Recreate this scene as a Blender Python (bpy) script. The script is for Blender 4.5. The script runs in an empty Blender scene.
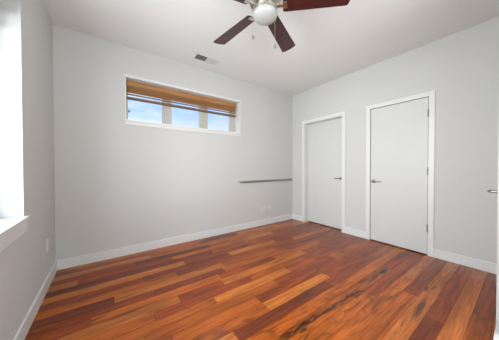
import bpy, bmesh, math, random
from mathutils import Vector, Matrix

S = bpy.context.scene
C = S.collection
# ---------------------------------------------------------------- camera
cam_data = bpy.data.cameras.new('camera')
cam_data.sensor_width = 36.0
cam_data.lens = 200.078 / 499 * 36.0
cam_data.clip_start = 0.02
cam = bpy.data.objects.new('camera', cam_data)
C.objects.link(cam)
cam.matrix_world = (Matrix.Translation((0, 0, 1.13)) @ Matrix.Rotation(-0.62263, 4, 'Z')
                    @ Matrix.Rotation(math.pi / 2 - 0.01217, 4, 'X') @ Matrix.Rotation(-0.00197, 4, 'Z'))
S.camera = cam
# ---------------------------------------------------------------- world, lights, exposure
S.view_settings.view_transform = 'Standard'
S.view_settings.look = 'None'
S.view_settings.exposure = 0.12
S.view_settings.gamma = 1.0
S.view_settings.use_curve_mapping = False
W = bpy.data.worlds.new('sky')
S.world = W
W.use_nodes = True
nt = W.node_tree
nt.nodes.clear()
out = nt.nodes.new('ShaderNodeOutputWorld')
bg = nt.nodes.new('ShaderNodeBackground')
tc = nt.nodes.new('ShaderNodeTexCoord')
sep = nt.nodes.new('ShaderNodeSeparateXYZ')
rp = nt.nodes.new('ShaderNodeValToRGB')
e = rp.color_ramp.elements
e[0].position = 0.0; e[0].color = (0.30, 0.29, 0.27, 1)
e[1].position = 1.0; e[1].color = (0.16, 0.34, 0.85, 1)
for p_, c_ in ((0.14, (0.80, 0.88, 0.98, 1)), (0.02, (0.85, 0.88, 0.92, 1)), (0.24, (0.42, 0.62, 0.96, 1)), (0.36, (0.32, 0.54, 0.95, 1))):
    q = e.new(p_); q.color = c_
noi = nt.nodes.new('ShaderNodeTexNoise')
noi.inputs['Scale'].default_value = 7.0
noi.inputs['Detail'].default_value = 5.0
mp = nt.nodes.new('ShaderNodeMapping')
mp.inputs['Scale'].default_value = (1, 1, 3.2)
cr = nt.nodes.new('ShaderNodeValToRGB')
cr.color_ramp.elements[0].position = 0.48
cr.color_ramp.elements[1].position = 0.72
cr.color_ramp.elements[1].color = (0.55, 0.55, 0.55, 1)
mx = nt.nodes.new('ShaderNodeMix'); mx.data_type = 'RGBA'
mx.inputs[7].default_value = (0.86, 0.90, 0.96, 1)
L = nt.links
L.new(tc.outputs['Generated'], sep.inputs[0]); L.new(sep.outputs['Z'], rp.inputs[0])
L.new(tc.outputs['Generated'], mp.inputs[0]); L.new(mp.outputs[0], noi.inputs['Vector'])
up = nt.nodes.new('ShaderNodeMapRange')   # clouds only above the horizon
up.inputs[1].default_value = 0.0; up.inputs[2].default_value = 0.04
L.new(sep.outputs['Z'], up.inputs[0])
mm = nt.nodes.new('ShaderNodeMath'); mm.operation = 'MULTIPLY'
L.new(noi.outputs['Fac'], cr.inputs[0]); L.new(cr.outputs[0], mm.inputs[0]); L.new(up.outputs[0], mm.inputs[1]); L.new(mm.outputs[0], mx.inputs[0])
L.new(rp.outputs[0], mx.inputs[6]); L.new(mx.outputs[2], bg.inputs[0])
bg.inputs[1].default_value = 1.12
L.new(bg.outputs[0], out.inputs[0])

def area(name, loc, rot, sx, sy, power, col=(1, 1, 1), spread=math.pi):
    d = bpy.data.lights.new(name, 'AREA')
    d.shape = 'RECTANGLE'; d.size = sx; d.size_y = sy; d.energy = power; d.color = col; d.spread = spread
    o = bpy.data.objects.new(name, d)
    o.location = loc; o.rotation_euler = rot
    C.objects.link(o)
    return o
R = math.radians
area('window_daylight', (-0.85, 0.86, 1.50), (0, R(-78), 0), 1.30, 1.20, 48, (0.93, 0.98, 1.0))
k = area('open_sky_daylight', (-2.3, 1.0, 1.7), (0, 0, 0), 2.2, 2.2, 240, (0.92, 0.98, 1.0))
k.rotation_euler = (Vector((3.3, 1.2, 1.2)) - k.location).to_track_quat('-Z', 'Y').to_euler()
area('window_ground_bounce', (-1.05, 1.0, 0.55), (0, R(-125), 0), 1.0, 2.4, 34, (0.88, 0.97, 1.0))
area('back_window_daylight', (1.0, 3.9, 3.1), (R(-55), 0, 0), 2.6, 0.8, 30, (0.95, 0.985, 1.0))
area('added_hall_fill_down', (0.75, -1.3, 2.64), (0, 0, 0), 1.0, 1.0, 26, (0.95, 0.98, 1.0))  # added downward fill in the unseen hall, no known lamp there
area('added_hall_fill_up', (0.75, -1.2, 0.9), (R(175), 0, 0), 2.0, 1.6, 78, (0.90, 0.975, 1.0))  # added upward fill behind the camera to brighten the ceiling
area('added_hall_fill_rear', (0.75, -2.44, 1.45), (R(90), 0, 0), 2.0, 1.8, 14, (0.94, 0.98, 1.0))  # added frontal fill before the rear wall, which has no window

# ---------------------------------------------------------------- materials
def mat(name, col, rough=0.5, metal=0.0, bump=0.0, bscale=200.0, var=0.0, coat=0.0, spec=0.5):
    m = bpy.data.materials.new(name); m.use_nodes = True
    n = m.node_tree; b = n.nodes['Principled BSDF']
    b.inputs['Base Color'].default_value = (*col, 1)
    b.inputs['Roughness'].default_value = rough
    b.inputs['Metallic'].default_value = metal
    b.inputs['Coat Weight'].default_value = coat
    b.inputs['Specular IOR Level'].default_value = spec
    t = n.nodes.new('ShaderNodeTexCoord')
    z = n.nodes.new('ShaderNodeTexNoise'); z.inputs['Scale'].default_value = bscale; z.inputs['Detail'].default_value = 4
    n.links.new(t.outputs['Object'], z.inputs['Vector'])
    if bump:
        u = n.nodes.new('ShaderNodeBump'); u.inputs['Strength'].default_value = bump; u.inputs['Distance'].default_value = 0.002
        n.links.new(z.outputs['Fac'], u.inputs['Height']); n.links.new(u.outputs[0], b.inputs['Normal'])
    if var:
        r = n.nodes.new('ShaderNodeValToRGB')
        r.color_ramp.elements[0].color = (*[c * (1 - var) for c in col], 1)
        r.color_ramp.elements[1].color = (*[min(1, c * (1 + var)) for c in col], 1)
        z2 = n.nodes.new('ShaderNodeTexNoise'); z2.inputs['Scale'].default_value = 3.0
        n.links.new(t.outputs['Object'], z2.inputs['Vector'])
        n.links.new(z2.outputs['Fac'], r.inputs[0]); n.links.new(r.outputs[0], b.inputs['Base Color'])
    return m

M = {}
M['wall'] = mat('painted_wall', (0.58, 0.58, 0.568), 0.75, bump=0.08, bscale=350, var=0.01, spec=0.2)
M['ceiling'] = mat('painted_ceiling', (0.77, 0.78, 0.775), 0.85, bump=0.06, bscale=300, spec=0.1)
M['trim'] = mat('white_trim_paint', (0.70, 0.705, 0.695), 0.4, bump=0.02, var=0.01)
M['door'] = mat('white_door_paint', (0.605, 0.608, 0.60), 0.45, bump=0.02, var=0.01)
M['sash'] = mat('beige_window_sash', (0.48, 0.45, 0.41), 0.5, var=0.03)
M['nickel'] = mat('brushed_nickel', (0.56, 0.53, 0.49), 0.32, 1.0, bump=0.03)
M['steel'] = mat('satin_steel', (0.34, 0.34, 0.33), 0.3, 1.0, bump=0.03)
M['dark_steel'] = mat('dark_steel', (0.25, 0.25, 0.24), 0.35, 1.0, bump=0.03)
M['opal'] = mat('opal_glass', (0.36, 0.36, 0.35), 0.3, var=0.005)
M['plate'] = mat('white_plastic', (0.78, 0.78, 0.77), 0.35, var=0.005)
M['plate_grey'] = mat('light_grey_plate', (0.64, 0.645, 0.64), 0.4, var=0.005)
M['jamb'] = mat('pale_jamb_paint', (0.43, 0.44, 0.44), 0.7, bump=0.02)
M['slot'] = mat('dark_slot', (0.2, 0.2, 0.2), 0.6)
M['vent'] = mat('white_vent_metal', (0.70, 0.70, 0.69), 0.45, bump=0.02)
M['vent_dark'] = mat('dark_vent_duct', (0.05, 0.05, 0.05), 0.8)
M['cord'] = mat('brown_cord', (0.30, 0.17, 0.08), 0.8)


def glass():
    m = bpy.data.materials.new('window_glass'); m.use_nodes = True
    n = m.node_tree; n.nodes.clear()
    o = n.nodes.new('ShaderNodeOutputMaterial'); t = n.nodes.new('ShaderNodeBsdfTransparent'); g = n.nodes.new('ShaderNodeBsdfGlossy')
    g.inputs['Roughness'].default_value = 0.02
    lw = n.nodes.new('ShaderNodeLayerWeight'); lw.inputs['Blend'].default_value = 0.5
    pw = n.nodes.new('ShaderNodeMath'); pw.operation = 'POWER'; pw.inputs[1].default_value = 4.0
    n.links.new(lw.outputs['Facing'], pw.inputs[0])
    f = n.nodes.new('ShaderNodeMath'); f.operation = 'MULTIPLY_ADD'; f.inputs[1].default_value = 0.45; f.inputs[2].default_value = 0.03
    n.links.new(pw.outputs[0], f.inputs[0])
    s = n.nodes.new('ShaderNodeMixShader')
    n.links.new(f.outputs[0], s.inputs[0]); n.links.new(t.outputs[0], s.inputs[1]); n.links.new(g.outputs[0], s.inputs[2])
    n.links.new(s.outputs[0], o.inputs[0])
    return m
M['glass'] = glass()

def wood(name, dark, light, sx, sy, sz, rough, coat=0.0):
    m = bpy.data.materials.new(name); m.use_nodes = True
    n = m.node_tree; b = n.nodes['Principled BSDF']
    t = n.nodes.new('ShaderNodeTexCoord'); p = n.nodes.new('ShaderNodeMapping'); p.inputs['Scale'].default_value = (sx, sy, sz)
    z = n.nodes.new('ShaderNodeTexNoise'); z.inputs['Scale'].default_value = 1.0; z.inputs['Detail'].default_value = 6; z.inputs['Distortion'].default_value = 0.6
    r = n.nodes.new('ShaderNodeValToRGB')
    r.color_ramp.elements[0].position = 0.3; r.color_ramp.elements[0].color = (*dark, 1)
    r.color_ramp.elements[1].position = 0.7; r.color_ramp.elements[1].color = (*light, 1)
    n.links.new(t.outputs['Object'], p.inputs[0]); n.links.new(p.outputs[0], z.inputs['Vector'])
    n.links.new(z.outputs['Fac'], r.inputs[0]); n.links.new(r.outputs[0], b.inputs['Base Color'])
    b.inputs['Roughness'].default_value = rough; b.inputs['Coat Weight'].default_value = coat
    return m
M['blade'] = wood('mahogany_blade', (0.027, 0.0055, 0.0045), (0.052, 0.0105, 0.008), 6, 60, 20, 0.38, 0.2)
M['blind'] = wood('honey_wood_slat', (0.30, 0.13, 0.038), (0.50, 0.25, 0.085), 3, 60, 60, 0.45)
M['blind_rail'] = wood('shade_darkened_rail', (0.13, 0.075, 0.045), (0.20, 0.12, 0.07), 3, 60, 60, 0.5)  # bottom rail: backlit shade put into the wood colour

def floor_material():
    m = bpy.data.materials.new('tigerwood_planks'); m.use_nodes = True
    n = m.node_tree; b = n.nodes['Principled BSDF']; L = n.links
    N = n.nodes.new
    t = N('ShaderNodeTexCoord')
    ac = N('ShaderNodeAttribute'); ac.attribute_name = 'plank_color'
    asd = N('ShaderNodeAttribute'); asd.attribute_name = 'plank_seed'
    ast = N('ShaderNodeAttribute'); ast.attribute_name = 'plank_streak'
    cmb = N('ShaderNodeCombineXYZ'); L.new(asd.outputs['Fac'], cmb.inputs['Z']); L.new(asd.outputs['Fac'], cmb.inputs['X'])
    add = N('ShaderNodeVectorMath'); add.operation = 'ADD'
    L.new(t.outputs['Object'], add.inputs[0]); L.new(cmb.outputs[0], add.inputs[1])
    def noise(sc, detail, dist):
        p = N('ShaderNodeMapping'); p.inputs['Scale'].default_value = sc
        z = N('ShaderNodeTexNoise'); z.inputs['Scale'].default_value = 1; z.inputs['Detail'].default_value = detail; z.inputs['Distortion'].default_value = dist
        L.new(add.outputs[0], p.inputs[0]); L.new(p.outputs[0], z.inputs['Vector'])
        return z.outputs['Fac']
    def ramp(src, stops):
        r = N('ShaderNodeValToRGB'); e = r.color_ramp.elements
        e[0].position, e[0].color = stops[0][0], (*[stops[0][1]] * 3, 1)
        e[1].position, e[1].color = stops[-1][0], (*[stops[-1][1]] * 3, 1)
        for p_, v in stops[1:-1]:
            q = e.new(p_); q.color = (v, v, v, 1)
        L.new(src, r.inputs[0]); return r.outputs[0]
    def mul(a, bb, fac=1.0):
        x = N('ShaderNodeMix'); x.data_type = 'RGBA'; x.blend_type = 'MULTIPLY'; x.inputs[0].default_value = fac
        L.new(a, x.inputs[6]); L.new(bb, x.inputs[7]); return x.outputs[2]
    broad = ramp(noise((1.6, 14, 1), 3, 0.8), [(0.30, 0.60), (0.5, 0.96), (0.72, 1.32)])
    fine = ramp(noise((5, 130, 1), 5, 0.3), [(0.3, 0.68), (0.7, 1.2)])
    streak = ramp(noise((1.7, 22, 1), 5, 1.6), [(0.32, 0.35), (0.40, 0.8), (0.46, 1.0)])
    big = ramp(noise((2.4, 10, 1), 4, 2.2), [(0.34, 0.2), (0.41, 0.5), (0.49, 1.0), (0.62, 1.2)])
    col = mul(mul(ac.outputs['Vector'], broad), fine)
    # ordinary dark heartwood streaks, on some planks only
    gt = N('ShaderNodeMath'); gt.operation = 'FRACT'; L.new(asd.outputs['Fac'], gt.inputs[0])
    x = N('ShaderNodeMix'); x.data_type = 'RGBA'; x.blend_type = 'MULTIPLY'
    g2 = N('ShaderNodeMath'); g2.operation = 'POWER'; g2.inputs[1].default_value = 1.6; L.new(gt.outputs[0], g2.inputs[0])
    L.new(g2.outputs[0], x.inputs[0]); L.new(col, x.inputs[6]); L.new(streak, x.inputs[7])
    y = N('ShaderNodeMix'); y.data_type = 'RGBA'; y.blend_type = 'MULTIPLY'
    L.new(ast.outputs['Fac'], y.inputs[0]); L.new(x.outputs[2], y.inputs[6]); L.new(big, y.inputs[7])
    # the black heart figure along one plank: a wavering dark band and a small knot
    def mth(op, a, bb=None):
        q = N('ShaderNodeMath'); q.operation = op
        for i_, v_ in enumerate((a, bb)):
            if v_ is None: continue
            if isinstance(v_, (int, float)): q.inputs[i_].default_value = v_
            else: L.new(v_, q.inputs[i_])
        return q.outputs[0]
    sp = N('ShaderNodeSeparateXYZ'); L.new(t.outputs['Object'], sp.inputs[0])
    nz = N('ShaderNodeTexNoise'); nz.inputs['Scale'].default_value = 1; nz.inputs['Detail'].default_value = 5
    pm = N('ShaderNodeMapping'); pm.inputs['Scale'].default_value = (5, 16, 1); L.new(t.outputs['Object'], pm.inputs[0]); L.new(pm.outputs[0], nz.inputs['Vector'])
    wob = mth('MULTIPLY', mth('SUBTRACT', nz.outputs['Fac'], .5), .16)
    dline = mth('ABSOLUTE', mth('ADD', mth('ADD', mth('SUBTRACT', sp.outputs['Y'], 1.005), mth('MULTIPLY', sp.outputs['X'], .066)), wob))
    ends = mth('MULTIPLY', mth('MAXIMUM', mth('SUBTRACT', mth('ABSOLUTE', mth('SUBTRACT', sp.outputs['X'], 1.42)), .42), 0), .12)
    band = ramp(mth('ADD', dline, ends), [(0.002, 0.20), (0.009, 0.45), (0.024, 1.0)])
    kx = mth('POWER', mth('MULTIPLY', mth('ABSOLUTE', mth('SUBTRACT', sp.outputs['X'], 2.44)), 9), 2)
    ky = mth('POWER', mth('MULTIPLY', mth('ABSOLUTE', mth('SUBTRACT', sp.outputs['Y'], .903)), 34), 2)
    knot = ramp(mth('ADD', mth('ADD', kx, ky), mth('MULTIPLY', wob, 3)), [(0.10, 0.45), (0.28, 0.15), (0.5, 0.7), (0.9, 1.0)])
    L.new(mul(mul(y.outputs[2], band), knot), b.inputs['Base Color'])
    rr = N('ShaderNodeMapRange'); rr.inputs[3].default_value = 0.13; rr.inputs[4].default_value = 0.24; b.inputs['Specular IOR Level'].default_value = 0.30
    L.new(noise((4, 40, 1), 3, 0), rr.inputs[0]); L.new(rr.outputs[0], b.inputs['Roughness'])
    b.inputs['Coat Weight'].default_value = 0.0
    u = N('ShaderNodeBump'); u.inputs['Strength'].default_value = 0.10; u.inputs['Distance'].default_value = 0.001
    L.new(noise((8, 120, 1), 3, 0), u.inputs['Height']); L.new(u.outputs[0], b.inputs['Normal'])
    return m
M['floor'] = floor_material()
M['subfloor'] = mat('dark_subfloor', (0.05, 0.03, 0.02), 0.9)

# ---------------------------------------------------------------- helpers
def bx(bm, x0, x1, y0, y1, z0, z1, bev=0.0):
    g = bmesh.ops.create_cube(bm, size=1.0)
    vs = g['verts']
    for v in vs:
        v.co = Vector(((x0 + x1) / 2 + v.co.x * (x1 - x0), (y0 + y1) / 2 + v.co.y * (y1 - y0), (z0 + z1) / 2 + v.co.z * (z1 - z0)))
    if bev:
        es = list({e for v in vs for e in v.link_edges})
        r = bmesh.ops.bevel(bm, geom=es, offset=bev, segments=2, affect='EDGES', profile=0.7)
        return list({v for f in r['faces'] for v in f.verts} | {v for v in vs if v.is_valid})
    return vs

def lathe(bm, prof, n=32, origin=(0, 0, 0), axis='Z', cap=True):
    """revolve (r, h) pairs about the axis"""
    rings = []
    for r, h in prof:
        ring = []
        for i in range(n):
            a = 2 * math.pi * i / n
            p = (r * math.cos(a), r * math.sin(a), h)
            if axis == 'X': p = (h, p[0], p[1])
            if axis == 'Y': p = (p[1], h, p[0])
            ring.append(bm.verts.new(Vector(p) + Vector(origin)))
        rings.append(ring)
    for a, b in zip(rings, rings[1:]):
        for i in range(n):
            bm.faces.new((a[i], a[(i + 1) % n], b[(i + 1) % n], b[i]))
    if cap:
        bm.faces.new(rings[0][::-1]); bm.faces.new(rings[-1])

def tube(bm, pts, r, n=10):
    """round bar through points, radius r (number or list)"""
    rings = []
    rs = r if isinstance(r, (list, tuple)) else [r] * len(pts)
    P = [Vector(p) for p in pts]
    ref = None
    for i, p in enumerate(P):
        d = (P[min(i + 1, len(P) - 1)] - P[max(i - 1, 0)]).normalized()
        if ref is None:
            ref = Vector((0, 0, 1)) if abs(d.z) < 0.9 else Vector((1, 0, 0))
        a = d.cross(ref).normalized(); b = a.cross(d).normalized(); ref = b
        rings.append([bm.verts.new(p + (a * math.cos(2 * math.pi * k / n) + b * math.sin(2 * math.pi * k / n)) * rs[i]) for k in range(n)])
    for a, b in zip(rings, rings[1:]):
        for i in range(n):
            bm.faces.new((a[i], a[(i + 1) % n], b[(i + 1) % n], b[i]))
    bm.faces.new(rings[0][::-1]); bm.faces.new(rings[-1])

def obj(name, bm, m, parent=None, smooth=False):
    bmesh.ops.recalc_face_normals(bm, faces=bm.faces)
    me = bpy.data.meshes.new(name); bm.to_mesh(me); bm.free()
    me.materials.append(m)
    if smooth:
        for p in me.polygons: p.use_smooth = True
        try: me.set_sharp_from_angle(angle=R(40))
        except Exception: pass
    o = bpy.data.objects.new(name, me); C.objects.link(o)
    if parent: o.parent = parent
    return o

def thing(name, label, cat, loc=(0, 0, 0), group=None, kind=None):
    o = bpy.data.objects.new(name, None); C.objects.link(o)
    o.location = loc; o.empty_display_size = 0.05
    return tag(o, label, cat, group, kind)

def tag(o, label, cat, group=None, kind=None):
    o['label'] = label; o['category'] = cat
    if group: o['group'] = group
    if kind: o['kind'] = kind
    return o

def boxes(name, m, bl, parent=None, bev=0.0):
    bm = bmesh.new()
    for b in bl: bx(bm, *b, bev=bev)
    return obj(name, bm, m, parent)

# ---------------------------------------------------------------- room dimensions
XL, XR, YB, H = -0.459, 3.344, 3.033, 2.70
YN, XA, YR = 0.093, 1.93, -2.5        # near wall face, end of the near wall, rear of the hall
WX0, WX1, WZ0, WZ1 = 0.215, 1.965, 1.752, 2.302     # back window opening
LY0, LY1, LZ0, LZ1 = 0.50, 2.01, 0.795, 2.302       # left window opening
D1, D2, D3 = (1.889, 2.700), (0.743, 1.432), (2.225, 2.985)
DH = 2.03

tag(boxes('wall_back', M['wall'], [
    (XL - .2, WX0, YB, YB + .2, 0, H), (WX1, XR + .14, YB, YB + .2, 0, H),
    (WX0, WX1, YB, YB + .2, 0, WZ0), (WX0, WX1, YB, YB + .2, WZ1, H)]), 'light grey back wall with the long narrow window', 'wall', kind='structure')
tag(boxes('wall_left', M['wall'], [
    (XL - .2, XL, LY1, YB, 0, H), (XL - .2, XL, YR, LY0, 0, H),
    (XL - .2, XL, LY0, LY1, 0, LZ0), (XL - .2, XL, LY0, LY1, LZ1, H)]), 'shaded grey wall at the left edge', 'wall', kind='structure')
tag(boxes('wall_right', M['wall'], [
    (XR, XR + .14, D1[1], YB, 0, H), (XR, XR + .14, D2[1], D1[0], 0, H), (XR, XR + .14, -.03, D2[0], 0, H),
    (XR, XR + .14, D1[0], D1[1], DH, H), (XR, XR + .14, D2[0], D2[1], DH, H),
    (XR + .14, XR + .20, 0, YB, 0, H)]), 'light grey right wall holding two white doors', 'wall', kind='structure')  # last box: added unseen backing, keeps sky light out of the door gaps
tag(boxes('wall_near', M['wall'], [
    (XA, D3[0], -.03, YN, 0, H), (D3[1], XR, -.03, YN, 0, H), (D3[0], D3[1], -.03, YN, DH, H),
    (XA, XR + .2, -.09, -.03, 0, H)]), 'grey near wall beside the camera, off the right edge', 'wall', kind='structure')
tag(boxes('wall_hall', M['wall'], [(XA, XA + .1, YR, -.09, 0, H)]), 'grey wall running back behind the camera', 'wall', kind='structure')
tag(boxes('wall_rear', M['wall'], [(XL - .2, XA + .1, YR - .1, YR, 0, H)]), 'grey end wall behind the camera', 'wall', kind='structure')
tag(boxes('ceiling', M['ceiling'], [(XL - .2, XR + .2, YR - .1, YB + .2, H, H + .15)]), 'flat white painted ceiling', 'ceiling', kind='structure')

# ---------------------------------------------------------------- floor: one mesh of planks running along X
def make_floor():
    rnd = random.Random(11)
    w, y_ref = 0.104, 0.345
    A = (0.44, 0.128, 0.018)   # amber
    T = (0.40, 0.112, 0.020)    # tan
    O = (0.37, 0.084, 0.008)   # orange
    B = (0.26, 0.047, 0.006)   # red brown
    D = (0.16, 0.029, 0.007)   # dark
    pal = [A, T, O, O, B, B, D]
    man = {  # row index: [(x end, colour, streak)...] joints as seen in the photograph
        -2: [(1.2, B, 0), (2.3, O, 0), (3.6, B, 0)],
        -1: [(1.4, O, 0), (3.6, T, 0)],
        0: [(0.9, O, 0), (1.97, D, 0), (3.6, B, 0)],
        1: [(1.25, B, 0), (3.6, T, 0)],
        2: [(1.0, O, 0), (2.2, O, 0), (3.6, B, 0)],
        3: [(1.15, B, 0.2), (2.5, O, 0.5), (3.6, T, 0)],
        4: [(0.6, O, 0), (1.9, O, 0.75), (3.6, B, 0.2)],
        5: [(0.75, T, 0.2), (2.60, O, 0.55), (3.6, B, 0.2)],
        6: [(0.55, B, 0), (1.95, O, 0.6), (3.6, O, 0)],
        7: [(0.70, A, 0.1), (1.75, D, 0.0), (2.7, B, 0), (3.6, O, 0)],
        8: [(1.05, O, 0.5), (1.87, A, 0), (3.6, B, 0)],
        9: [(0.35, B, 0), (1.05, O, 0), (1.9, B, 0), (3.6, B, 0)],
        10: [(0.2, A, 0), (1.35, O, 0), (2.3, B, 0), (3.6, O, 0)],
        11: [(0.75, O, 0), (1.63, A, 0), (2.6, B, 0), (3.6, B, 0)],
        12: [(0.293, O, 0), (1.2, B, 0), (2.0, O, 0), (3.6, B, 0)],
        13: [(0.505, A, 0), (0.925, B, 0), (2.15, A, 0), (3.6, B, 0)],
        14: [(-0.1, B, 0), (0.95, O, 0), (1.7, B, 0), (2.6, O, 0), (3.6, B, 0)],
        15: [(0.35, B, 0.3), (1.05, D, 0), (2.05, O, 0), (3.6, B, 0)],
        16: [(0.05, D, 0), (1.1, A, 0), (1.9, O, 0), (3.6, B, 0)],
        17: [(0.6, O, 0), (1.5, B, 0), (2.4, B, 0), (3.6, O, 0)],
        18: [(0.3, B, 0), (1.3, D, 0), (2.1, A, 0), (3.6, B, 0)],
        19: [(0.75, A, 0), (1.7, B, 0), (3.6, B, 0)],
        20: [(0.15, D, 0), (1.15, D, 0), (1.9, O, 0), (3.6, B, 0)],
    }
    bm = bmesh.new()
    cols, seeds, streaks = [], [], []
    k0 = math.floor((YR - y_ref) / w); k1 = math.ceil((YB + .0 - y_ref) / w)
    x_min, x_max = XL - .02, XR + .14
    g = 0.0009
    for k in range(k0, k1):
        ya, yb = max(y_ref + k * w, YR), min(y_ref + (k + 1) * w, YB + .02)
        if k in man:
            segs = man[k]
        else:
            segs = []; x = x_min + rnd.uniform(.2, 1.0)
            while True:
                segs.append((x, rnd.choice(pal), 0.0))
                if x > x_max: break
                x += rnd.uniform(.55, 1.25)
        xa = x_min
        for xe, c, st in segs:
            xb = min(xe, x_max)
            if xb - xa < 0.01: continue
            # plank top with a tiny eased edge so seams read as fine lines
            vs = bx(bm, xa + g, xb - g, ya + g, yb - g, -0.02, 0.0)
            j = rnd.uniform(0.88, 1.12)
            sd = rnd.uniform(0, 50)
            for _ in range(6):
                cols.append((c[0] * j, c[1] * j * rnd.uniform(.97, 1.03), c[2] * j)); seeds.append(sd); streaks.append(st)
            xa = xb
            if xa >= x_max: break
    me = bpy.data.meshes.new('floor'); bm.to_mesh(me); bm.free()
    ca = me.attributes.new('plank_color', 'FLOAT_VECTOR', 'FACE')
    sa = me.attributes.new('plank_seed', 'FLOAT', 'FACE')
    ta = me.attributes.new('plank_streak', 'FLOAT', 'FACE')
    ca, sa, ta = me.attributes['plank_color'], me.attributes['plank_seed'], me.attributes['plank_streak']
    for i in range(len(me.polygons)):
        ca.data[i].vector = cols[i]; sa.data[i].value = seeds[i]; ta.data[i].value = streaks[i]
    me.materials.append(M['floor'])
    o = bpy.data.objects.new('floor', me); C.objects.link(o)
    tag(o, 'glossy orange and red brown hardwood plank floor', 'floor', kind='structure')
    boxes('subfloor', M['subfloor'], [(XL - .2, XR + .2, YR - .1, YB + .2, -.08, -.0205)], o)
make_floor()

# ---------------------------------------------------------------- baseboards
def board(name, label, x0, x1, y0, y1, side):
    """board with a stepped, eased top; side is the face that looks into the room"""
    bm = bmesh.new()
    bx(bm, x0, x1, y0, y1, 0.0, 0.108, bev=0.003)
    return tag(obj(name, bm, M['trim']), label, 'baseboard', kind='structure')
bt = 0.014
board('baseboard_back', 'white baseboard along the back wall', XL, XR, YB - bt, YB, 'y')
board('baseboard_left', 'white baseboard along the left wall', XL, XL + bt, YR, YB - bt, 'x')
board('baseboard_right', 'short white baseboard in the right corner beside the far door', XR - bt, XR, 2.757, YB - bt, 'x')
board('baseboard_right_middle', 'short white baseboard between the two right wall doors', XR - bt, XR, 1.492, 1.829, 'x')
board('baseboard_right_near', 'white baseboard right of the nearer door', XR - bt, XR, YN, 0.683, 'x')
board('baseboard_near', 'white baseboard of the near wall at the bottom right corner', XA - .06, 2.15, YN - .02, 0.113, 'y')

# ---------------------------------------------------------------- door casings
def casing_x(name, label, d, outer):
    y0, y1 = d; o0, o1, top = outer
    bm = bmesh.new()
    x0 = XR - .016
    bx(bm, x0, XR, y1, o1, 0, top, bev=.002)
    bx(bm, x0, XR, o0, y0, 0, top, bev=.002)
    bx(bm, x0, XR, y0, y1, DH, top, bev=.002)
    return tag(obj(name, bm, M['trim']), label, 'door casing', kind='structure')
casing_x('trim_1', 'flat white casing around the far recessed door', D1, (1.829, 2.757, 2.09))
casing_x('trim_2', 'flat white casing around the nearer hinged door', D2, (0.683, 1.492, 2.09))
# jamb linings inside the openings
tag(boxes('trim_3', M['trim'], [(XR, XR + .138, D1[0], D1[0] + .006, 0, DH), (XR, XR + .138, D1[1] - .006, D1[1], 0, DH), (XR, XR + .138, D1[0], D1[1], DH - .006, DH)]),
    'white jamb lining the far door opening', 'door jamb', kind='structure')
tag(boxes('trim_4', M['trim'], [(XR + .045, XR + .138, D2[0], D2[0] + .012, 0, DH), (XR + .045, XR + .138, D2[1] - .012, D2[1], 0, DH), (XR + .045, XR + .138, D2[0], D2[1], DH - .012, DH)]),
    'white stop behind the nearer door', 'door jamb', kind='structure')
bm = bmesh.new()
bx(bm, 2.162, D3[0], YN, 0.1195, 0, 2.06, bev=.002)
bx(bm, D3[1], 3.05, YN, 0.1195, 0, 2.06, bev=.002)
bx(bm, D3[0], D3[1], YN, 0.1195, DH - .03, 2.06, bev=.002)
tag(obj('trim_5', bm, M['trim']), 'white casing edge at the far right of the photo', 'door casing', kind='structure')

# ---------------------------------------------------------------- doors
def lever(parent, base, out, along, m=None):
    """lever handle: rosette, neck and lever; out = away from the slab, along = where the lever points"""
    m = m or M['steel']
    root = bpy.data.objects.new('door_handle', None); C.objects.link(root); root.parent = parent
    root['label'] = 'satin metal lever handle'
    b, o, a = Vector(base), Vector(out), Vector(along)
    bm = bmesh.new()
    tube(bm, [b, b + o * .006, b + o * .009], [.027, .027, .023], 24)
    obj('rosette', bm, m, root, True)
    bm = bmesh.new()
    tube(bm, [b + o * .005, b + o * .030, b + o * .050], [.011, .0095, .0095], 14)
    tube(bm, [b + o * .05 - a * .012, b + o * .052, b + o * .053 + a * .04, b + o * .052 + a * .085, b + o * .046 + a * .115], [.008, .0105, .0085, .0075, .006], 14)
    obj('lever', bm, m, root, True)
    return root

d1 = boxes('door_1', M['door'], [(XR + .095, XR + .130, D1[0] + .008, D1[1] - .008, .014, DH - .009)], bev=.001)
tag(d1, 'white flush door set back in its frame, nearer the corner', 'door', kind='structure')
lever(d1, (XR + .095, 1.962, .932), (-1, 0, 0), (0, 1, 0))
d2 = boxes('door_2', M['door'], [(XR - .004, XR + .034, D2[0] + .006, D2[1] - .007, .014, DH - .007)], bev=.001)
tag(d2, 'white flush door with three hinges on its right side', 'door', kind='structure')
lever(d2, (XR - .004, 1.378, .920), (-1, 0, 0), (0, -1, 0))
boxes('latch_plate', M['dark_steel'], [(XR - .0065, XR + .01, D2[1] - .0075, D2[1] - .003, .885, .955)], d2)
for hz in (1.82, 1.08, 0.352):
    bm = bmesh.new()
    y = D2[0] + .002
    for k in range(3):
        tube(bm, [(XR - .022, y, hz - .046 + k * .031), (XR - .022, y, hz - .017 + k * .031)], .0066, 12)
    tube(bm, [(XR - .022, y, hz - .050), (XR - .022, y, hz + .050)], .0045, 10)
    bx(bm, XR - .022, XR - .0035, y - .0012, y + .0012, hz - .046, hz + .046)
    hg = obj('hinge', bm, M['dark_steel'], d2, True); hg['label'] = 'grey metal hinge'
d3 = boxes('door_3', M['door'], [(D3[0] + .004, D3[1] - .004, YN - .032, YN + .004, .014, DH - .035)], bev=.001)
tag(d3, 'white door at the right edge of the photo, only its lever showing', 'door', kind='structure')
lever(d3, (2.315, YN + .004, .950), (0, 1.40, 0), (1, 0, 0), M['steel'])

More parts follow.
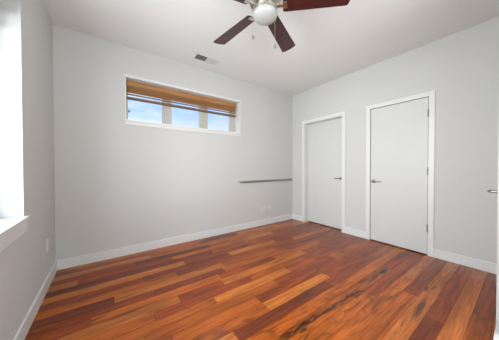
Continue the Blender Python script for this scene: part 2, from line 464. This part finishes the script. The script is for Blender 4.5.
# ---------------------------------------------------------------- back window
w1 = thing('window_1', 'long narrow three pane window high in the back wall', 'window', ((WX0 + WX1) / 2, YB + .16, WZ0), kind='structure')
def under(parent, o):
    o.parent = parent; o.matrix_parent_inverse = Matrix.Translation(-Vector(parent.location)); return o
def part(name, bm, m, parent, smooth=False):
    return under(parent, obj(name, bm, m, None, smooth))
yg = YB + .172
bm = bmesh.new()
for a in ((WX0, WX0 + .035, yg - .035, yg + .02, WZ0, WZ1), (WX1 - .125, WX1, yg - .035, yg + .02, WZ0, WZ1),
          (WX0 + .035, WX1 - .125, yg - .035, yg + .02, WZ1 - .05, WZ1), (WX0 + .035, WX1 - .125, yg - .035, yg + .02, WZ0, WZ0 + .035),
          (.695, .822, yg - .030, yg + .02, WZ0 + .035, WZ1 - .05), (1.268, 1.410, yg - .030, yg + .02, WZ0 + .035, WZ1 - .05)):
    bx(bm, *a, bev=.003)
part('window_frame', bm, M['sash'], w1)
for a, b in ((WX0 + .035, .695), (.822, 1.268), (1.410, WX1 - .125)):
    bm = bmesh.new(); bx(bm, a, b, yg - .002, yg + .002, WZ0 + .035, WZ1 - .05)
    part('pane', bm, M['glass'], w1)
bm = bmesh.new()
bx(bm, WX0 - .016, WX1 + .020, YB - .022, YB + .13, WZ0 - .022, WZ0 + .004, bev=.003)
bx(bm, WX0 - .010, WX1 + .014, YB - .012, YB, WZ0 - .062, WZ0 - .022, bev=.002)
part('window_sill', bm, M['trim'], w1)
bm = bmesh.new()
bx(bm, WX0 - .008, WX0 + .004, YB - .006, yg - .035, WZ0, WZ1 + .01); bx(bm, WX1 - .004, WX1 + .014, YB - .006, yg - .035, WZ0, WZ1 + .01)
bx(bm, WX0 - .008, WX1 + .014, YB - .006, yg - .035, WZ1 - .004, WZ1 + .01)
bx(bm, WX0 - .012, WX1 + .016, YB - .014, YB, WZ1 - .004, WZ1 + .030, bev=.002)
part('jamb_lining', bm, M['trim'], w1)
bm = bmesh.new()
bx(bm, WX0 + .036, WX0 + .062, yg - .045, yg - .03, 1.885, 1.915, bev=.003)
tube(bm, [(WX0 + .049, yg - .043, 1.90), (WX0 + .049, yg - .055, 1.895), (WX0 + .049, yg - .06, 1.875)], .006)
pt = part('sash_lock', bm, M['dark_steel'], w1); pt['label'] = 'dark metal latch'

def blind(label, loc, length, yaw, levels, drop):
    """raised wooden blind built along local X, hanging down from z = 0"""
    t = thing('wooden_blind', label, 'window blind', loc)
    t.rotation_euler = (0, 0, yaw)
    hl = length / 2
    bm = bmesh.new(); bx(bm, -hl, hl, -.030, -.022, -.072, 0, bev=.002); bx(bm, -hl, hl, -.022, .03, -.045, 0, bev=.002)
    bx(bm, -hl, hl, -.0335, -.030, -.012, -.004); bx(bm, -hl, hl, -.0335, -.030, -.068, -.060)
    obj('valance', bm, M['blind'], t)
    bm = bmesh.new()
    z = -.076
    rr = random.Random(5)
    while z > -levels:
        dx = rr.uniform(-.002, .002)
        bx(bm, -hl + .004 + dx, hl - .004 + dx, -.024 + rr.uniform(-.002, .002), .024, z - .0032, z)
        z -= .0062
    for zz in drop[:-1]:
        bx(bm, -hl + .004, hl - .004, -.024, .024, zz - .0055, zz)
    obj('slats', bm, M['blind'], t)
    bm = bmesh.new(); bx(bm, -hl + .003, hl - .003, -.026, .026, drop[-1] - .027, drop[-1], bev=.003)
    r = obj('bottom_rail', bm, M['blind_rail'], t); r['label'] = 'wooden bottom rail, backlit shade put into its colour'
    for f in (-.86, -.3, .3, .86):
        bm = bmesh.new()
        tube(bm, [(f * hl, -.0265, -.07), (f * hl, -.0265, drop[-1] - .002)], .0011, 6)
        obj('lift_cord', bm, M['cord'], t)
    return t
blind('honey wood slatted blind pulled up in the long back window', ((.232 + 1.935) / 2, 3.157 - .01, WZ1 - .006), 1.935 - .232, 0, .150,
      (-.172, -.214))   # the last value is the bottom rail

# ---------------------------------------------------------------- left window
w2 = thing('window_2', 'large bright window opening cut off by the left edge', 'window', (XL - .15, (LY0 + LY1) / 2, LZ0), kind='structure')
xg = XL - .172
bm = bmesh.new()
ym = (LY0 + LY1) / 2
for a in ((xg - .02, xg + .035, LY0, LY0 + .05, LZ0, LZ1), (xg - .02, xg + .035, LY1 - .05, LY1, LZ0, LZ1),
          (xg - .02, xg + .035, LY0 + .05, LY1 - .05, LZ0, LZ0 + .05), (xg - .02, xg + .035, LY0 + .05, LY1 - .05, LZ1 - .05, LZ1),
          (xg - .02, xg + .03, ym - .03, ym + .03, LZ0 + .05, LZ1 - .05)):
    bx(bm, *a, bev=.003)
part('window_frame', bm, M['trim'], w2)
for a, b in ((LY0 + .05, ym - .03), (ym + .03, LY1 - .05)):
    bm = bmesh.new(); bx(bm, xg - .002, xg + .002, a, b, LZ0 + .05, LZ1 - .05)
    part('pane', bm, M['glass'], w2)
bm = bmesh.new()
bx(bm, XL - .14, XL + .022, LY0 - .035, LY1 + .035, LZ0 - .020, LZ0 + .003, bev=.003)
bx(bm, XL, XL + .013, LY0 - .022, LY1 + .022, LZ0 - .100, LZ0 - .020, bev=.002)
part('window_sill', bm, M['trim'], w2)
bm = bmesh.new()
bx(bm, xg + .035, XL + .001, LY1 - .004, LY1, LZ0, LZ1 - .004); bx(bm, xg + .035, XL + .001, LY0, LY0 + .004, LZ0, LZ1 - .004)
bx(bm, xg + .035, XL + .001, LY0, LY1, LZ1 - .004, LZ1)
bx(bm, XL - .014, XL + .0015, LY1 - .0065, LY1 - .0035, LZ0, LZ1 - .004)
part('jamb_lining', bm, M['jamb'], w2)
blind('wooden blind pulled up in the window at the left edge', (XL - .115, ym, LZ1 - .006), LY1 - LY0 - .03, R(90), .150, (-.172, -.214))

# ---------------------------------------------------------------- ceiling fan
FX, FY, FZ = 1.0366, 1.2282, 2.40
fan = thing('ceiling_fan', 'five blade ceiling fan with mahogany blades, nickel body and white globe light', 'ceiling fan', (FX, FY, 0))
bm = bmesh.new()
lathe(bm, [(.070, 2.70), (.072, 2.69), (.066, 2.665), (.05, 2.645), (.02, 2.635)])
obj('canopy', bm, M['nickel'], fan, True)
bm = bmesh.new(); tube(bm, [(0, 0, 2.64), (0, 0, 2.55)], .0125, 16)
obj('downrod', bm, M['nickel'], fan, True)
bm = bmesh.new()
lathe(bm, [(.03, 2.575), (.05, 2.57), (.10, 2.558), (.128, 2.54), (.134, 2.51), (.134, 2.47), (.127, 2.452), (.118, 2.445), (.118, 2.43), (.10, 2.424), (.09, 2.418)], 48)
obj('motor_housing', bm, M['nickel'], fan, True)
bm = bmesh.new()
lathe(bm, [(.085, 2.422), (.088, 2.41), (.070, 2.404), (.066, 2.395), (.088, 2.388), (.094, 2.378), (.094, 2.360), (.086, 2.356)], 48)
obj('light_fitter', bm, M['nickel'], fan, True)
bm = bmesh.new()
prof = [(.0005, 2.288)]
for i in range(1, 15):
    a = math.pi / 2 * i / 14 * 1.22
    prof.append((.0965 * math.sin(a), 2.338 - .050 * math.cos(a)))
prof.append((.084, 2.362))
lathe(bm, prof, 48)
g_ = obj('globe_shade', bm, M['opal'], fan, True); g_['label'] = 'white opal glass globe'
phase, pitch, RT, RW, R0, RW0 = 1.70999, -0.2518, .640, .073, .140, .055
for k in range(5):
    a = phase + k * R(72)
    Mz = Matrix.Rotation(a, 4, 'Z')
    Mp = Matrix.Translation((0, 0, FZ)) @ Mz @ Matrix.Rotation(pitch, 4, 'X')
    # blade outline with rounded tip corners and slightly rounded root
    ol = []
    ol += [(R0, -RW0 + .012), (R0 + .006, -RW0 + .003), (R0 + .014, -RW0)]
    n = 8
    rc = .016
    for i in range(n + 1):
        t = -math.pi / 2 + math.pi / 2 * i / n
        ol.append((RT - rc - .006 + rc * math.cos(t), -RW + rc + rc * math.sin(t)))
    ol.append((RT + .001, -.03)); ol.append((RT + .003, 0)); ol.append((RT + .001, .03))
    for i in range(n + 1):
        t = math.pi / 2 * i / n
        ol.append((RT - rc - .006 + rc * math.cos(t), RW - rc + rc * math.sin(t)))
    ol += [(R0 + .014, RW0), (R0 + .006, RW0 - .003), (R0, RW0 - .012)]
    bm = bmesh.new()
    lo = [bm.verts.new((x, y, -.003)) for x, y in ol]; hi = [bm.verts.new((x, y, .003)) for x, y in ol]
    bm.faces.new(lo[::-1]); bm.faces.new(hi)
    for i in range(len(ol)):
        j = (i + 1) % len(ol); bm.faces.new((lo[i], lo[j], hi[j], hi[i]))
    # local mesh kept along X so the grain follows the blade
    b = obj('blade', bm, M['blade'], fan); b.matrix_local = Mp
    bm = bmesh.new()
    # blade iron: arm from the motor, then a forked plate under the blade
    bx(bm, .085, .150, -.011, .011, -.0085, -.0035, bev=.001)
    bx(bm, .140, .172, -.026, .026, -.0085, -.0032, bev=.0015)
    for px, py in ((.160, .018), (.160, -.018)):
        tube(bm, [(px, py, -.0115), (px, py, -.004)], .0045, 10)
    ir = obj('blade_bracket', bm, M['nickel'], fan); ir.matrix_local = Mp
cy_, sy_ = math.cos(-0.62263), math.sin(-0.62263)
def side(dx, dy):   # offset across / along the line of sight, measured at the fan axis
    return (dx * cy_ - dy * sy_, dx * sy_ + dy * cy_)
for dx, dy, z1 in ((-.094, -.012, 2.155), (.079, .008, 2.098)):
    ox, oy = side(dx, dy)
    bm = bmesh.new()
    sc = .085 / math.hypot(dx, dy)
    tube(bm, [(ox * sc * .9, oy * sc * .9, 2.392), (ox, oy, 2.390), (ox, oy, 2.37)], .002, 6)
    z = 2.37
    while z > z1 + .018:
        bmesh.ops.create_icosphere(bm, subdivisions=1, radius=.0019, matrix=Matrix.Translation((ox, oy, z)))
        z -= .0042
    tube(bm, [(ox, oy, 2.37), (ox, oy, z1 + .016)], .0007, 5)
    pc = obj('pull_chain', bm, M['nickel'], fan, True)
    bm = bmesh.new()
    lathe(bm, [(.0015, z1 + .018), (.006, z1 + .013), (.0105, z1 + .004), (.0115, z1 - .005), (.007, z1 - .013), (.001, z1 - .016)], 16, (ox, oy, 0))
    obj('chain_fob', bm, M['dark_steel'], pc, True)

# ---------------------------------------------------------------- ceiling vent
vx0, vx1, vy0, vy1 = 1.022, 1.366, 2.650, 2.812
v = thing('ceiling_vent', 'white slotted air register in the ceiling, left half dark', 'vent', ((vx0 + vx1) / 2, (vy0 + vy1) / 2, H))
bm = bmesh.new()
zt = H
for a in ((vx0, vx1, vy0, vy0 + .014), (vx0, vx1, vy1 - .014, vy1), (vx0, vx0 + .016, vy0 + .014, vy1 - .014), (vx1 - .016, vx1, vy0 + .014, vy1 - .014)):
    bx(bm, *a, zt - .008, zt, bev=.001)
xm = (vx0 + vx1) / 2 + .008
bx(bm, xm - .006, xm + .006, vy0 + .014, vy1 - .014, zt - .008, zt)
part('frame', bm, M['vent'], v)
bm = bmesh.new(); bx(bm, vx0 + .016, vx1 - .016, vy0 + .014, vy1 - .014, zt - .0012, zt - .0002)
part('duct_backing', bm, M['vent_dark'], v)
def louvres(x0, x1, n, tilt, m, name):
    bm = bmesh.new()
    for i in range(n):
        x = x0 + (i + .5) * (x1 - x0) / n
        vs = bx(bm, -.0008, .0008, vy0 + .014, vy1 - .014, -.0045, .0045)
        bmesh.ops.transform(bm, matrix=Matrix.Translation((x, 0, zt - .006)) @ Matrix.Rotation(tilt, 4, 'Y'), verts=vs)
    return part(name, bm, m, v)
lv = louvres(vx0 + .018, xm - .006, 12, R(28), M['vent'], 'louvres'); lv['label'] = 'open slats showing the dark duct'
lv = louvres(xm + .006, vx1 - .018, 12, R(-38), M['vent'], 'louvres'); lv['label'] = 'pale slats facing the room'

# ---------------------------------------------------------------- wall rail on the back wall
t = thing('wall_rail', 'thin horizontal metal rail mounted on the back wall by the corner', 'rail', (2.61, YB, .87))
bm = bmesh.new()
tube(bm, [(1.985, YB - .035, .871), (3.262, YB - .035, .871)], .0165, 20)
part('bar', bm, M['steel'], t, True)
for x in (1.963, 3.284):
    bm = bmesh.new()
    bx(bm, x - .020, x + .020, YB - .006, YB, .847, .895, bev=.002)
    bx(bm, x - .010, x + .024 if x < 2.5 else x + .010, YB - .052, YB - .006, .856, .886, bev=.003) if x < 2.5 else bx(bm, x - .024, x + .010, YB - .052, YB - .006, .856, .886, bev=.003)
    p_ = part('bracket', bm, M['nickel'], t)

# ---------------------------------------------------------------- wall plates
def plate(name, label, cat, loc, yaw, sockets, w=.070, h=.114):
    t = thing(name, label, cat, loc); t.rotation_euler = (0, 0, yaw)
    bm = bmesh.new(); bx(bm, -w / 2, w / 2, -.006, 0, -h / 2, h / 2, bev=.002)
    obj('cover_plate', bm, M['plate_grey'], t)
    for s in sockets:
        bm = bmesh.new(); lathe(bm, [(.0165, -.0085), (.0168, -.005)], 20, (0, 0, s), 'Y')
        f = obj('socket', bm, M['plate_grey'], t)
        bm = bmesh.new()
        bx(bm, -.0075, -.0055, -.0092, -.008, s - .002, s + .007); bx(bm, .0055, .0075, -.0092, -.008, s - .002, s + .006)
        bx(bm, -.002, .002, -.0092, -.008, s - .011, s - .007)
        obj('slots', bm, M['slot'], f)
    return t
plate('power_outlet', 'white wall outlet under the metal rail, the right one of two sideways plates', 'outlet', (2.665, YB, .338), 0, (.02, -.02)).rotation_euler = (0, R(90), 0)
pj = plate('cable_plate', 'pale wall plate under the metal rail, the left one of two', 'wall plate', (2.485, YB, .332), 0, ())
pj.rotation_euler = (0, R(90), 0)
bm = bmesh.new(); lathe(bm, [(.007, -.014), (.007, -.005)], 12, (0, 0, 0), 'Y'); obj('cable_jack', bm, M['nickel'], pj, True)
plate('power_outlet', 'white outlet low on the shaded left wall near the corner', 'outlet', (XL, 2.66, .40), R(90), (.02, -.02))
